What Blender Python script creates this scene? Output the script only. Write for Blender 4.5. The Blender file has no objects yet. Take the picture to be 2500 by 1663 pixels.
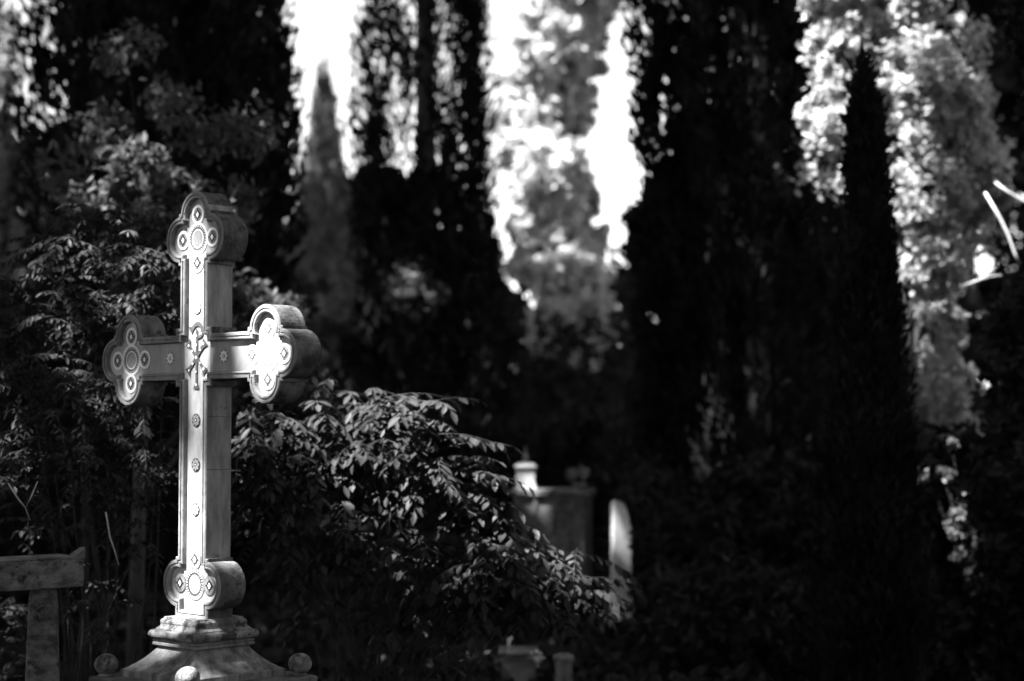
import bpy, bmesh, math, random
import numpy as np
from mathutils import Vector, Matrix, noise

random.seed(7)
rng = np.random.default_rng(7)
SC = bpy.context.scene
COL = SC.collection

# ------------------------------------------------------------------ camera
F = 4300.0                       # focal length in pixels of the 2500 px wide photograph
PITCH = math.atan((1040 - 831.5) / F)
EYE = Vector((0, 0, 1.6))
cam_d = bpy.data.cameras.new('camera')
cam = bpy.data.objects.new('camera', cam_d)
COL.objects.link(cam)
SC.camera = cam
cam.location = EYE
cam.rotation_euler = (math.radians(90) + PITCH, 0, 0)
cam_d.sensor_width = 36
cam_d.lens = F / 2500 * 36
cam_d.clip_start = 0.1
cam_d.clip_end = 600
cam_d.dof.use_dof = True
cam_d.dof.focus_distance = 6.2
cam_d.dof.aperture_fstop = 1.7
cam_d.dof.aperture_blades = 0

def at(px, py, Y):
    """world point at a forward distance Y seen at (px, py)"""
    x = (px - 1250) / F
    y = -(py - 831.5) / F
    d = Vector((x, math.cos(PITCH) - y * math.sin(PITCH), math.sin(PITCH) + y * math.cos(PITCH)))
    return EYE + d * (Y / d.y)

# ------------------------------------------------------------------ light
SUN = Vector((-0.46, -0.30, 0.835)).normalized()
w = bpy.data.worlds.new('World')
SC.world = w
w.use_nodes = True
nt = w.node_tree
nt.nodes.clear()
sky = nt.nodes.new('ShaderNodeTexSky')
sky.sky_type = 'NISHITA'
sky.sun_disc = False
sky.sun_elevation = math.asin(SUN.z)
sky.sun_rotation = math.atan2(SUN.x, SUN.y)
bw = nt.nodes.new('ShaderNodeRGBToBW')
bg = nt.nodes.new('ShaderNodeBackground')
bg.inputs['Strength'].default_value = 0.05
wo = nt.nodes.new('ShaderNodeOutputWorld')
nt.links.new(sky.outputs[0], bw.inputs[0])
nt.links.new(bw.outputs[0], bg.inputs[0])
nt.links.new(bg.outputs[0], wo.inputs[0])

sd = bpy.data.lights.new('sun', 'SUN')
sd.energy = 5.0
sd.angle = math.radians(0.5)
sun = bpy.data.objects.new('sun', sd)
COL.objects.link(sun)
sun.rotation_euler = SUN.to_track_quat('Z', 'Y').to_euler()
sun.location = (-10, -5, 30)

SC.view_settings.view_transform = 'Standard'
SC.view_settings.look = 'None'
SC.view_settings.exposure = 3.4
SC.view_settings.gamma = 1
SC.cycles.max_bounces = 5
SC.cycles.diffuse_bounces = 3
SC.cycles.use_denoising = True
SC.cycles.caustics_reflective = False
SC.cycles.caustics_refractive = False

# ------------------------------------------------------------------ materials
def mat(name, lo, hi, scale=8, rough=0.8, detail=6, bump=0.0, bscale=40, streak=None, lichen=None,
        transl=0.0, spec=0.3, ramp=(0.35, 0.65), coords='Object'):
    m = bpy.data.materials.new(name)
    m.use_nodes = True
    n = m.node_tree.nodes
    l = m.node_tree.links
    b = n['Principled BSDF']
    b.inputs['Roughness'].default_value = rough
    b.inputs['Specular IOR Level'].default_value = spec
    tc = n.new('ShaderNodeTexCoord')
    no = n.new('ShaderNodeTexNoise')
    no.inputs['Scale'].default_value = scale
    no.inputs['Detail'].default_value = detail
    no.inputs['Roughness'].default_value = 0.62
    src = tc.outputs[coords]
    if streak:
        mp = n.new('ShaderNodeMapping')
        mp.inputs['Scale'].default_value = streak
        l.new(src, mp.inputs[0])
        l.new(mp.outputs[0], no.inputs['Vector'])
    else:
        l.new(src, no.inputs['Vector'])
    r = n.new('ShaderNodeValToRGB')
    r.color_ramp.elements[0].position = ramp[0]
    r.color_ramp.elements[1].position = ramp[1]
    r.color_ramp.elements[0].color = (lo, lo, lo, 1)
    r.color_ramp.elements[1].color = (hi, hi, hi, 1)
    l.new(no.outputs['Fac'], r.inputs[0])
    out = r.outputs[0]
    if lichen:
        n2 = n.new('ShaderNodeTexNoise')
        n2.inputs['Scale'].default_value = lichen[0]
        n2.inputs['Detail'].default_value = 9
        n2.inputs['Roughness'].default_value = 0.7
        l.new(src, n2.inputs['Vector'])
        r2 = n.new('ShaderNodeValToRGB')
        r2.color_ramp.elements[0].position = lichen[1]
        r2.color_ramp.elements[1].position = lichen[1] + 0.09
        l.new(n2.outputs['Fac'], r2.inputs[0])
        mx = n.new('ShaderNodeMix')
        mx.data_type = 'RGBA'
        l.new(r2.outputs[0], mx.inputs[0])
        l.new(out, mx.inputs[6])
        c = lichen[2]
        mx.inputs[7].default_value = (c, c, c, 1)
        out = mx.outputs[2]
    l.new(out, b.inputs['Base Color'])
    if bump:
        nb = n.new('ShaderNodeTexNoise')
        nb.inputs['Scale'].default_value = bscale
        nb.inputs['Detail'].default_value = 8
        l.new(src, nb.inputs['Vector'])
        bp = n.new('ShaderNodeBump')
        bp.inputs['Strength'].default_value = bump
        bp.inputs['Distance'].default_value = 0.01
        l.new(nb.outputs['Fac'], bp.inputs['Height'])
        l.new(bp.outputs[0], b.inputs['Normal'])
    if transl:
        tr = n.new('ShaderNodeBsdfTranslucent')
        l.new(out, tr.inputs[0])
        ms = n.new('ShaderNodeMixShader')
        ms.inputs[0].default_value = transl
        l.new(b.outputs[0], ms.inputs[1])
        l.new(tr.outputs[0], ms.inputs[2])
        l.new(ms.outputs[0], n['Material Output'].inputs[0])
    return m

M = {
    'stone': mat('weathered_stone', 0.07, 0.27, 14, 0.85, bump=0.35, bscale=90, lichen=(18, 0.50, 0.035)),
    'stone_shaded_side': mat('shaded_side_stone', 0.03, 0.17, 10, 0.9, bump=0.5, bscale=80, lichen=(16, 0.52, 0.04)),  # side faces darkened to stand for their shade, plus lichen mottling
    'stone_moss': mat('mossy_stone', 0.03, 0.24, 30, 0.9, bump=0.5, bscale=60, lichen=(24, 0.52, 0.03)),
    'shaft_side_lit': mat('lit_shaft_side_stone', 0.16, 0.34, 12, 0.85, bump=0.3, bscale=80, streak=(2, 2, .5), lichen=(13, 0.6, 0.07)),  # shaft sides paled to stand for the light on them
    'stone_clean': mat('cleaned_stone', 0.13, 0.26, 12, 0.8, bump=0.2, bscale=90, lichen=(26, 0.575, 0.07)),
    'stone_streak': mat('streaked_stone', 0.06, 0.22, 9, 0.85, bump=0.3, bscale=70, streak=(3.0, 3.0, 0.7), lichen=(26, 0.60, 0.05)),
    'stone_dim': mat('dim_stone', 0.04, 0.17, 6, 0.9, bump=0.5, bscale=60, streak=(1.6, 1.6, 3.5), ramp=(0.38, 0.6), lichen=(17, 0.54, 0.02)),
    'stone_dark': mat('dark_stone', 0.05, 0.16, 9, 0.9, bump=0.4, bscale=60, lichen=(14, 0.55, 0.03)),
    'marble': mat('pale_marble', 0.20, 0.46, 7, 0.45, bump=0.04, streak=(1.6, 1.6, 0.6), ramp=(0.35, 0.62), lichen=(9, 0.62, 0.2)),
    'marble_grey': mat('grey_marble', 0.16, 0.30, 10, 0.45, bump=0.04, streak=(1.6, 1.6, 0.5)),
    'white': mat('white_tesserae', 0.66, 0.82, 160, 0.5),
    'grey': mat('grey_tesserae', 0.16, 0.26, 160, 0.5),
    'mid': mat('mid_tesserae', 0.05, 0.09, 160, 0.5),
    'dark': mat('dark_tesserae', 0.012, 0.035, 160, 0.5),
    'chalk': mat('whitewashed_stone', 0.3, 0.5, 9, 0.8),
    'leaf': mat('vine_leaf', 0.012, 0.046, 7, 0.5, transl=0.25, spec=0.12),
    'leaf_mid': mat('laurel_pale_leaf', 0.04, 0.11, 5, 0.5, transl=0.35, spec=0.2),
    'leaf_sunlit': mat('sunlit_leaf', 0.40, 0.60, 3, 0.5, transl=0.5, spec=0.3),  # leaf colour raised past natural foliage to stand for glaring sun
    'leaf_dark': mat('laurel_leaf', 0.010, 0.03, 4, 0.7, transl=0.05, spec=0.08),
    'leaf_pale': mat('pale_leaf', 0.26, 0.44, 3, 0.5, transl=0.45, spec=0.4),  # leaf colour paled beyond foliage, carrying part of the sunlit glare
    'cypress': mat('cypress_foliage', 0.006, 0.024, 3, 0.9, transl=0.0, spec=0.0),
    'cypress_pale': mat('sunlit_cypress_foliage', 0.09, 0.2, 3, 0.7, transl=0.2, spec=0.2),  # paler cypress copy: sun and haze on the far trees put into colour
    'pine': mat('pine_foliage', 0.010, 0.03, 3, 0.9, spec=0.0),
    'bark': mat('bark', 0.03, 0.09, 6, 0.95, streak=(4, 4, .8)),
    'twig': mat('dry_twig', 0.25, 0.45, 12, 0.8),
    'vine_stem': mat('vine_stem', 0.02, 0.05, 12, 0.8),
    'ground': mat('leaf_litter', 0.008, 0.03, 3, 0.95, bump=0.5, bscale=20),
    'petal': mat('white_petal', 0.6, 0.8, 20, 0.6, transl=0.3),
}

# ------------------------------------------------------------------ object helpers
def link(name, me, parent=None, m=None):
    o = bpy.data.objects.new(name, me)
    COL.objects.link(o)
    if parent:
        o.parent = parent
    if m is not None:
        for x in (m if isinstance(m, (list, tuple)) else [m]):
            me.materials.append(x)
    return o

def tag(o, label=None, cat=None, group=None, kind=None):
    if label: o['label'] = label
    if cat: o['category'] = cat
    if group: o['group'] = group
    if kind: o['kind'] = kind
    return o

def empty(name, loc, rz=0.0):
    o = bpy.data.objects.new(name, None)
    COL.objects.link(o)
    o.location = loc
    o.rotation_euler = (0, 0, rz)
    return o

class MB:
    def __init__(s):
        s.v = []; s.f = []; s.mi = []; s.sm = []
    def add(s, vs, fs, mi=0, smooth=False):
        b = len(s.v)
        s.v += [tuple(x) for x in vs]
        s.f += [tuple(i + b for i in f) for f in fs]
        s.mi += [mi] * len(fs)
        s.sm += [smooth] * len(fs)
    def box(s, x0, x1, y0, y1, z0, z1, mi=0):
        s.add([(x0, y0, z0), (x1, y0, z0), (x1, y1, z0), (x0, y1, z0), (x0, y0, z1), (x1, y0, z1), (x1, y1, z1), (x0, y1, z1)],
              [(3, 2, 1, 0), (4, 5, 6, 7), (0, 1, 5, 4), (1, 2, 6, 5), (2, 3, 7, 6), (3, 0, 4, 7)], mi)
    def stack(s, prof, cx=0, cy=0, mi=0, n=4, rot=math.pi / 4, sx=1, sy=1, smooth=False):
        """prof: list of (half, z) from top to bottom or the other way; n=4 gives a square plan"""
        k = math.sqrt(2) if n == 4 else 1
        vs = []; fs = []
        for (h, z) in prof:
            for i in range(n):
                a = rot + 2 * math.pi * i / n
                vs.append((cx + sx * h * k * math.cos(a), cy + sy * h * k * math.sin(a), z))
        for j in range(len(prof) - 1):
            for i in range(n):
                a, b = j * n + i, j * n + (i + 1) % n
                c, d = a + n, b + n
                fs.append((a, b, d, c) if prof[0][1] < prof[-1][1] else (b, a, c, d))
        fs2 = [tuple(range(n)), tuple(range((len(prof) - 1) * n, len(prof) * n))]
        if prof[0][1] < prof[-1][1]: fs2[0] = fs2[0][::-1]
        else: fs2[1] = fs2[1][::-1]
        b = len(s.v)
        s.add(vs, fs, mi, smooth)
        s.f += [tuple(i + b for i in f) for f in fs2]
        s.mi += [mi, mi]; s.sm += [False, False]
    def tube(s, pts, rad, n=7, mi=0):
        pts = [Vector(p) for p in pts]
        if not isinstance(rad, (list, tuple)):
            rad = [rad] * len(pts)
        vs = []; fs = []
        for i, p in enumerate(pts):
            d = (pts[min(i + 1, len(pts) - 1)] - pts[max(i - 1, 0)]).normalized()
            up = Vector((0, 0, 1)) if abs(d.z) < 0.9 else Vector((1, 0, 0))
            a = d.cross(up).normalized(); b = d.cross(a)
            for k in range(n):
                t = 2 * math.pi * k / n
                vs.append(p + (a * math.cos(t) + b * math.sin(t)) * rad[i])
        for i in range(len(pts) - 1):
            for k in range(n):
                fs.append((i * n + k, i * n + (k + 1) % n, (i + 1) * n + (k + 1) % n, (i + 1) * n + k))
        fs.append(tuple(range(n))[::-1]); fs.append(tuple(range((len(pts) - 1) * n, len(pts) * n)))
        s.add(vs, fs, mi, True)
    def mesh(s, name):
        me = bpy.data.meshes.new(name)
        me.from_pydata(s.v, [], s.f)
        me.polygons.foreach_set('material_index', s.mi)
        me.polygons.foreach_set('use_smooth', s.sm)
        me.update()
        return me
    def build(s, name, m, parent=None, bevel=0):
        o = link(name, s.mesh(name), parent, m)
        if bevel:
            b = o.modifiers.new('bevel', 'BEVEL'); b.width = bevel; b.segments = 3; b.limit_method = 'ANGLE'
            b.angle_limit = math.radians(35)
        return o

def leaf_mesh(name, P, A, B, fold=0.0):
    """P centre points, A half-length vectors, B half-width vectors: folded leaf faces, 6 verts 2 quads each"""
    n = len(P)
    N = np.cross(A, B); N /= (np.linalg.norm(N, axis=1, keepdims=True) + 1e-9)
    wB = np.linalg.norm(B, axis=1, keepdims=True)
    V = np.empty((n, 6, 3), np.float32)
    V[:, 0] = P - A
    V[:, 1] = P - A * 0.15 + B + N * wB * fold
    V[:, 2] = P + A * 0.45 + B * 0.75 + N * wB * fold * 0.8
    V[:, 3] = P + A
    V[:, 4] = P + A * 0.45 - B * 0.75 + N * wB * fold * 0.8
    V[:, 5] = P - A * 0.15 - B + N * wB * fold
    base = (np.arange(n) * 6)[:, None]
    idx = np.concatenate([base + np.array([0, 1, 2, 3]), base + np.array([0, 3, 4, 5])], axis=1).reshape(-1).astype(np.int32)
    me = bpy.data.meshes.new(name)
    me.vertices.add(n * 6); me.vertices.foreach_set('co', V.reshape(-1))
    me.loops.add(n * 8); me.loops.foreach_set('vertex_index', idx)
    me.polygons.add(n * 2)
    me.polygons.foreach_set('loop_start', np.arange(0, n * 8, 4, dtype=np.int32))
    me.polygons.foreach_set('loop_total', np.full(n * 2, 4, np.int32))
    me.update(calc_edges=True)
    return me

def unit(a):
    return a / (np.linalg.norm(a, axis=1, keepdims=True) + 1e-9)

def rand_dirs(n):
    return unit(rng.normal(size=(n, 3)))

def leaves(name, P, L, W, m, parent, bias=None, spread=1.0, fold=0.25):
    """random leaves; bias = preferred direction of the leaf's length"""
    P = np.asarray(P, float); n = len(P)
    A = rand_dirs(n) * spread
    if bias is not None:
        A = A + bias
    A = unit(A)
    B = unit(np.cross(A, rand_dirs(n)))
    sz = rng.uniform(0.7, 1.25, (n, 1))
    return link(name, leaf_mesh(name, P, A * L * sz, B * W * sz, fold), parent, m)

# ------------------------------------------------------------------ the marble cross
PHI = math.radians(43.7)
C0 = at(471, 872, 6.2)
HZ = C0.z                              # height of the crossing
root = empty('cross_monument', (C0.x, C0.y, 0), -PHI)
# local axes: x = along the face to the right, y = depth away from the face, z = up
tag(root, 'tall marble cross with trefoil ends and round mosaic medallions on a stepped base', 'grave cross')

hs, S, c_, R_, Q = 0.080, 0.094, 0.085, 0.083, 0.104
TA, TT, TB = 0.402, 0.420, 0.797
NARC = 22
def outline(d, bottom):
    h, s, r, q = hs - d, S - d, R_ - d, Q - d
    wv = math.sqrt(max(r * r - (s - c_) ** 2, 1e-8))
    def arc(cx, cy, ang0, ang1):
        return [(cx + r * math.cos(ang0 + (ang1 - ang0) * i / NARC), cy + r * math.sin(ang0 + (ang1 - ang0) * i / NARC)) for i in range(NARC + 1)]
    al = math.atan2(s - c_, wv)          # angle of the meeting point
    def arm(T):
        """arm along +x, from its lower side to its upper side"""
        p = [(q, -h), (T - s, -h), (T - s, -s)]
        p += arc(T, -c_, math.pi + al, 2 * math.pi - al)
        p += [(T + s, -s)]
        p += arc(T + c_, 0, -math.pi / 2 - al, math.pi / 2 + al)[0:]
        p += [(T + s, s)]
        p += arc(T, c_, al, math.pi - al)
        p += [(T - s, s), (T - s, h), (q, h)]
        return p
    al2 = al
    # meeting points of the side lobes measured the same way round
    def arm2(T):
        p = [(q, -h), (T - s, -h), (T - s, -s)]
        # lower lobe: circle centre (T,-c); it crosses y=-s at x = T -+ wv
        a0 = math.atan2(-s + c_, -wv); a1 = math.atan2(-s + c_, wv)
        if a0 < 0: a0 += 2 * math.pi
        if a1 < 0: a1 += 2 * math.pi
        if a1 < a0: a1 += 2 * math.pi
        p += arc(T, -c_, a0, a1)
        p += [(T + s, -s)]
        b0 = math.atan2(-wv, s - c_); b1 = -b0
        p += arc(T + c_, 0, b0, b1)
        p += [(T + s, s)]
        e0 = math.atan2(s - c_, wv); e1 = math.pi - e0
        p += arc(T, c_, e0, e1)
        p += [(T - s, s), (T - s, h), (q, h)]
        return p
    pts = []
    right = arm2(TA)
    top = [(-y, x) for x, y in arm2(TT)]
    left = [(-x, -y) for x, y in right]
    # bottom arm, from crossing left side down and round to the right side
    T = TB
    b0 = math.atan2(-wv, s - c_); b1 = -b0
    bl = [(-h, -q), (-h, -(T - s)), (-s, -(T - s))]
    lob = arc(c_, -T, b0, b1)            # right lobe, from low to high
    bl += [(-x, y) for x, y in lob[::-1]]
    bl += [(-s, -(T + s) if bottom is None else -(T + s)), (-s, bottom), ]
    br = [(-x, y) for x, y in bl[::-1]]
    pts += bl + br
    pts += [(q, -q)] + right + [(q, q)] + top + [(-q, q)] + left + [(-q, -q)]
    return pts

steps = [(0.0, 0.004, -0.925), (0.003, 0.0, -0.925), (0.0115, 0.0, -0.905), (0.0125, 0.004, -0.902), (0.0165, 0.004, -0.900), (0.0185, 0.000, -0.898),
         (0.0235, 0.001, -0.893), (0.0255, 0.004, -0.890), (0.0275, 0.019, -0.888)]
loops = [(outline(d, b), y) for d, y, b in steps]
DEP = 0.112
body = MB()
n = len(loops[0][0])
vs = []
for pts, y in loops:
    vs += [(x, y, HZ + v) for x, v in pts]
back = [(x, DEP - 0.004, HZ + v) for x, v in loops[0][0]]
vs += back
vs += [(x, DEP, HZ + v) for x, v in loops[1][0]]
fs = []
for j in range(len(loops) - 1):
    for i in range(n):
        k = (i + 1) % n
        fs.append((j * n + i, j * n + k, (j + 1) * n + k, (j + 1) * n + i))
jb = len(loops)
for i in range(n):
    k = (i + 1) % n
    fs.append((jb * n + i, jb * n + k, k, i))
    fs.append(((jb + 1) * n + i, (jb + 1) * n + k, jb * n + k, jb * n + i))
fs.append(tuple((jb + 1) * n + i for i in range(n))[::-1])
body.add(vs, fs)
bo = body.build('cross_body', [M['stone_clean'], M['stone_shaded_side'], M['shaft_side_lit']], root)
bm = bmesh.new(); bm.from_mesh(bo.data); bmesh.ops.remove_doubles(bm, verts=bm.verts, dist=0.00005)
bmesh.ops.recalc_face_normals(bm, faces=bm.faces)
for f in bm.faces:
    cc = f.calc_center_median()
    f.material_index = (2 if abs(abs(cc.x) - hs) < 0.004 and abs(f.normal.x) > 0.9 else 1) if cc.y > 0.02 and abs(f.normal.y) < 0.9 else 0  # by normal: shade painted into the sides, light into the shaft sides
bm.to_mesh(bo.data); bm.free()

# marble panel: the recessed sheet inside the rim
pn = outline(0.0274, -0.888)
yp = 0.0185
pm = MB()
pm.add([(x, yp, HZ + v) for x, v in pn], [tuple(range(len(pn)))])
po = pm.build('marble_panel', M['marble'], root)
# make sure the panel faces the front (-y)
if po.data.polygons[0].normal.y > 0:
    po.data.flip_normals()

# panel tone: shaft and ends pale, arms greyer stone slabs laid 1 mm proud
for sgn in (-1, 1):
    arm_slab = MB()
    x0, x1 = sorted((sgn * 0.077, sgn * (TA - 0.068)))
    arm_slab.box(x0, x1, yp - 0.0015, yp + 0.001, HZ - 0.0522, HZ + 0.0522)
    arm_slab.build('arm_slab', M['marble_grey'], root)

def ring(mb, cu, cv, r0, r1, y, mi, n=48):
    vs = []; fs = []
    for i in range(n):
        a = 2 * math.pi * i / n
        for r in (r0, r1):
            vs.append((cu + r * math.cos(a), y, HZ + cv + r * math.sin(a)))
    for i in range(n):
        k = (i + 1) % n
        fs.append((2 * i, 2 * i + 1, 2 * k + 1, 2 * k))
    mb.add(vs, [f[::-1] if False else f for f in fs], mi)
def disc(mb, cu, cv, r, y, mi, n=32, ru=None):
    ru = ru or r
    mb.add([(cu + ru * math.cos(2 * math.pi * i / n), y, HZ + cv + r * math.sin(2 * math.pi * i / n)) for i in range(n)], [tuple(range(n))], mi)
def poly(mb, pts, y, mi, th=0.0):
    mb.add([(u, y, HZ + v) for u, v in pts], [tuple(range(len(pts)))], mi)
def diamond(mb, cu, cv, a, b, y, mi):
    poly(mb, [(cu - a, cv), (cu, cv - b), (cu + a, cv), (cu, cv + b)], y, mi)

MT_SUNLIT = [M['white'], M['marble'], M['grey'], M['mid'], M['marble']]  # paler set: sun glare on the right lobe put into the tesserae
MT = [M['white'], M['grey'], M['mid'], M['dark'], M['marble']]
def medallion_big(cu, cv, bright):
    mb = MB(); y = yp - 0.0022
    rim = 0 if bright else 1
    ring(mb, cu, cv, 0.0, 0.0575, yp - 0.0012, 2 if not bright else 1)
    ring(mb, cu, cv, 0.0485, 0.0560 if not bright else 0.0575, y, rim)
    # tesserae teeth round the middle ring
    N = 28
    for i in range(N):
        a = 2 * math.pi * i / N; h = math.pi / N * 0.95
        for (rr, off, mi) in ((0.0475, 0, 3), (0.0405, h, 3)):
            p = []
            for (r_, da) in ((rr, -h * 0.8), (rr, h * 0.8), (rr - 0.0062, 0)):
                p.append((cu + r_ * math.cos(a + off + da), cv + r_ * math.sin(a + off + da)))
            poly(mb, p, y, mi)
        p = [(cu + r_ * math.cos(a + h + da), cv + r_ * math.sin(a + h + da)) for r_, da in ((0.0478, 0), (0.0445, h * .5), (0.041, 0), (0.0445, -h * .5))]
        poly(mb, p, y - 0.0004, 0)
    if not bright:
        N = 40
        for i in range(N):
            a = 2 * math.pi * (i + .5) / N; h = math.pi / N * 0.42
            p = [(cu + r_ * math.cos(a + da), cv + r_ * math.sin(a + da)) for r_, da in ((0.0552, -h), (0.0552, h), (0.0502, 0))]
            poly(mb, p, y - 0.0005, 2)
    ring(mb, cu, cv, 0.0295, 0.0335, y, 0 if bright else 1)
    disc(mb, cu, cv, 0.0296, y - 0.0003, 1)
    return mb
def medallion_small(cu, cv, bright):
    mb = MB(); y = yp - 0.0030; r = 0.0345
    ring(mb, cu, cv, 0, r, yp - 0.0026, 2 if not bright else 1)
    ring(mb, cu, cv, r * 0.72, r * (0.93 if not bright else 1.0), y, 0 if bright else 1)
    ring(mb, cu, cv, r * 0.50, r * 0.70, y, 1)
    N = 24
    if not bright:
        for i in range(N):
            a = 2 * math.pi * (i + .5) / N; h = math.pi / N * 0.42
            p = [(cu + r_ * r * math.cos(a + da), cv + r_ * r * math.sin(a + da)) for r_, da in ((0.9, -h), (0.9, h), (0.74, 0))]
            poly(mb, p, y - 0.0005, 2)
    diamond(mb, cu, cv, r * 0.50, r * 0.58, y - 0.0008, 3)
    for k in range(4):
        a = math.pi / 2 * k
        disc(mb, cu + r * .5 * math.cos(a + math.pi / 4) * .72, cv + r * .5 * math.sin(a + math.pi / 4) * .72, r * 0.10, y - 0.0012, 3, 10)
        disc(mb, cu + r * .55 * math.cos(a), cv + r * .55 * math.sin(a), r * 0.10, y - 0.0012, 3, 10)
    diamond(mb, cu, cv, r * 0.27, r * 0.34, y - 0.0016, 0)
    return mb
def rosette(cu, cv, bright):
    mb = MB(); y = yp - 0.003; r = 0.0235
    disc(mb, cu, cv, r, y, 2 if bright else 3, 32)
    for k in range(8):
        a = math.pi / 4 * k
        ca, sa = math.cos(a), math.sin(a)
        p = []
        for t in range(12):
            th = 2 * math.pi * t / 12
            pu, pv = r * (0.60 + 0.34 * math.cos(th)), r * 0.235 * math.sin(th)
            p.append((cu + pu * ca - pv * sa, cv + pu * sa + pv * ca))
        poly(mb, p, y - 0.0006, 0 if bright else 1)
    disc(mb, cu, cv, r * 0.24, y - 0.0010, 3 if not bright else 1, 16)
    disc(mb, cu, cv, r * 0.12, y - 0.0014, 0, 12)
    return mb
centres = [(0, TT, True), (-TA, 0, True), (TA, 0, True), (0, -TB, False)]
for (cu, cv, br) in centres:
    medallion_big(cu, cv, br).build('large_medallion', MT_SUNLIT if cu > 0 else MT, root)
    for (du, dv) in ((0.086, 0), (-0.086, 0), (0, 0.086), (0, -0.086)):
        if cv == -TB and dv < 0:
            continue
        medallion_small(cu + du, cv + dv, br).build('small_medallion', MT_SUNLIT if cu > 0 else MT, root)
for (cu, cv, br) in ((0, 0.176, True), (-0.158, 0, True), (0.158, 0, True), (0, -0.222, False), (0, -0.378, False), (0, -0.535, False)):
    rosette(cu, cv, br).build('rosette', MT, root)

# chi-rho emblem
ch = MB()
y = yp - 0.0034
poly(ch, [(-0.0055, -0.108), (0.0055, -0.108), (0.0062, 0.10), (-0.0062, 0.10)], y, 2)
poly(ch, [(-0.017, -0.112), (0.017, -0.112), (0.014, -0.102), (0.0085, -0.092), (-0.0085, -0.092), (-0.014, -0.102)], y - 0.0004, 2)
for su in (-1, 1):
    for sv in (-1, 1):
        yy = y - 0.0002 * (2 + (su + 1) // 2 + (sv + 1))
        poly(ch, [(0, 0.015 * sv), (0, 0), (0.011 * su, 0), (0.0225 * su, 0.0145 * sv), (0.0135 * su, 0.0215 * sv)], yy, 2)
        poly(ch, [(0.0225 * su, 0.0145 * sv), (0.0135 * su, 0.0215 * sv), (0.036 * su, 0.046 * sv), (0.044 * su, 0.034 * sv)], yy, 2)
        poly(ch, [(0.036 * su, 0.046 * sv), (0.044 * su, 0.034 * sv), (0.066 * su, 0.041 * sv), (0.037 * su, 0.069 * sv)], yy, 2)
disc(ch, 0, 0, 0.013, y - 0.0014, 2, 24, ru=0.0115)
# loop of the rho with its curled left terminal
outer = [(-0.047, 0.108), (-0.030, 0.108), (-0.016, 0.119), (0.0, 0.126), (0.016, 0.125), (0.031, 0.116), (0.040, 0.102), (0.0415, 0.088), (0.036, 0.076), (0.024, 0.068), (0.004, 0.0645)]
inner = [(-0.028, 0.082), (-0.024, 0.090), (-0.013, 0.104), (0.0, 0.110), (0.012, 0.109), (0.020, 0.104), (0.0245, 0.096), (0.025, 0.088), (0.021, 0.080), (0.014, 0.0745), (0.004, 0.0715)]
for i in range(len(outer) - 1):
    poly(ch, [outer[i], inner[i], inner[i + 1], outer[i + 1]], y - 0.0005, 2)
for (du, dv, r) in ((0, 0.076, .0044), (0, 0.043, .0044), (0, 0, .0052), (0, -0.051, .0036), (0, -0.097, .0050), (0.0285, 0.083, .0036),
                    (0.042, 0.047, .0052), (-0.044, 0.042, .0048), (0.023, 0.0255, .0042), (-0.024, 0.0225, .0042),
                    (0.023, -0.021, .0038), (-0.020, -0.0225, .0042), (0.045, -0.042, .0056), (-0.041, -0.046, .0042)):
    disc(ch, du, dv, r, y - 0.0024, 0, 14)
ch.build('chi_rho_emblem', MT, root)

# joints in the shaft's side
for v in (-0.21, -0.395):
    jt = MB()
    jt.box(hs - 0.001, hs + 0.0008, 0.006, DEP - 0.004, HZ + v - 0.0012, HZ + v + 0.0012)
    jt.build('mortar_joint', M['stone_dark'], root)

# stepped base below the cross
yc = DEP / 2
b1 = MB()
prof = [(0.099, -0.9245), (0.099, -0.918), (0.102, -0.9155)]
sh = [(0.098, -0.911), (0.099, -0.9165), (0.104, -0.919), (0.1075, -0.924), (0.1085, -0.931), (0.107, -0.937), (0.109, -0.943), (0.115, -0.948), (0.119, -0.951), (0.121, -0.955)]
b1.stack([(h, HZ + v) for h, v in sh], 0, yc)
# torus
tor = [(0.122, -0.9553)] + [(0.126 + 0.0125 * math.sin(t), -0.970 + 0.0145 * math.cos(t)) for t in [math.pi * k / 10 for k in range(11)]] + [(0.118, -0.985)]
b1.stack([(h, HZ + v) for h, v in tor], 0, yc)
b1.build('moulded_base', M['stone'], root, bevel=0.002)
b2 = MB()
bd = [(0.119, -0.9853), (0.119, -0.988), (0.126, -0.989), (0.126, -0.9945), (0.121, -0.9965), (0.121, -0.998), (0.127, -0.9995), (0.127, -1.008), (0.118, -1.012)]
b2.stack([(h, HZ + v) for h, v in bd], 0, yc)
b2.build('banded_neck', M['stone_streak'], root, bevel=0.001)
b3 = MB()
fl = [(0.113, -1.0123), (0.115, -1.018), (0.122, -1.028), (0.134, -1.042), (0.151, -1.059), (0.170, -1.075), (0.188, -1.087), (0.205, -1.095), (0.2065, -1.1185)]
b3.stack([(h, HZ + v) for h, v in fl], 0, yc)
b3.build('flared_roof', M['stone_streak'], root, bevel=0.0015)
b4 = MB()
pl = [(0.278, -1.1188), (0.284, -1.122), (0.284, -1.150), (0.272, -1.158), (0.262, -1.175), (0.258, -1.18)]
b4.stack([(h, HZ + v) for h, v in pl], 0, yc)
b4.stack([(0.257, HZ - 1.1802), (0.257, 0.26)], 0, yc)
b4.stack([(0.262, 0.2598), (0.29, 0.235), (0.29, 0.20), (0.33, 0.18), (0.33, -0.05)], 0, yc)
b4.build('pedestal', M['stone_dark'], root, bevel=0.003)
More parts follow.
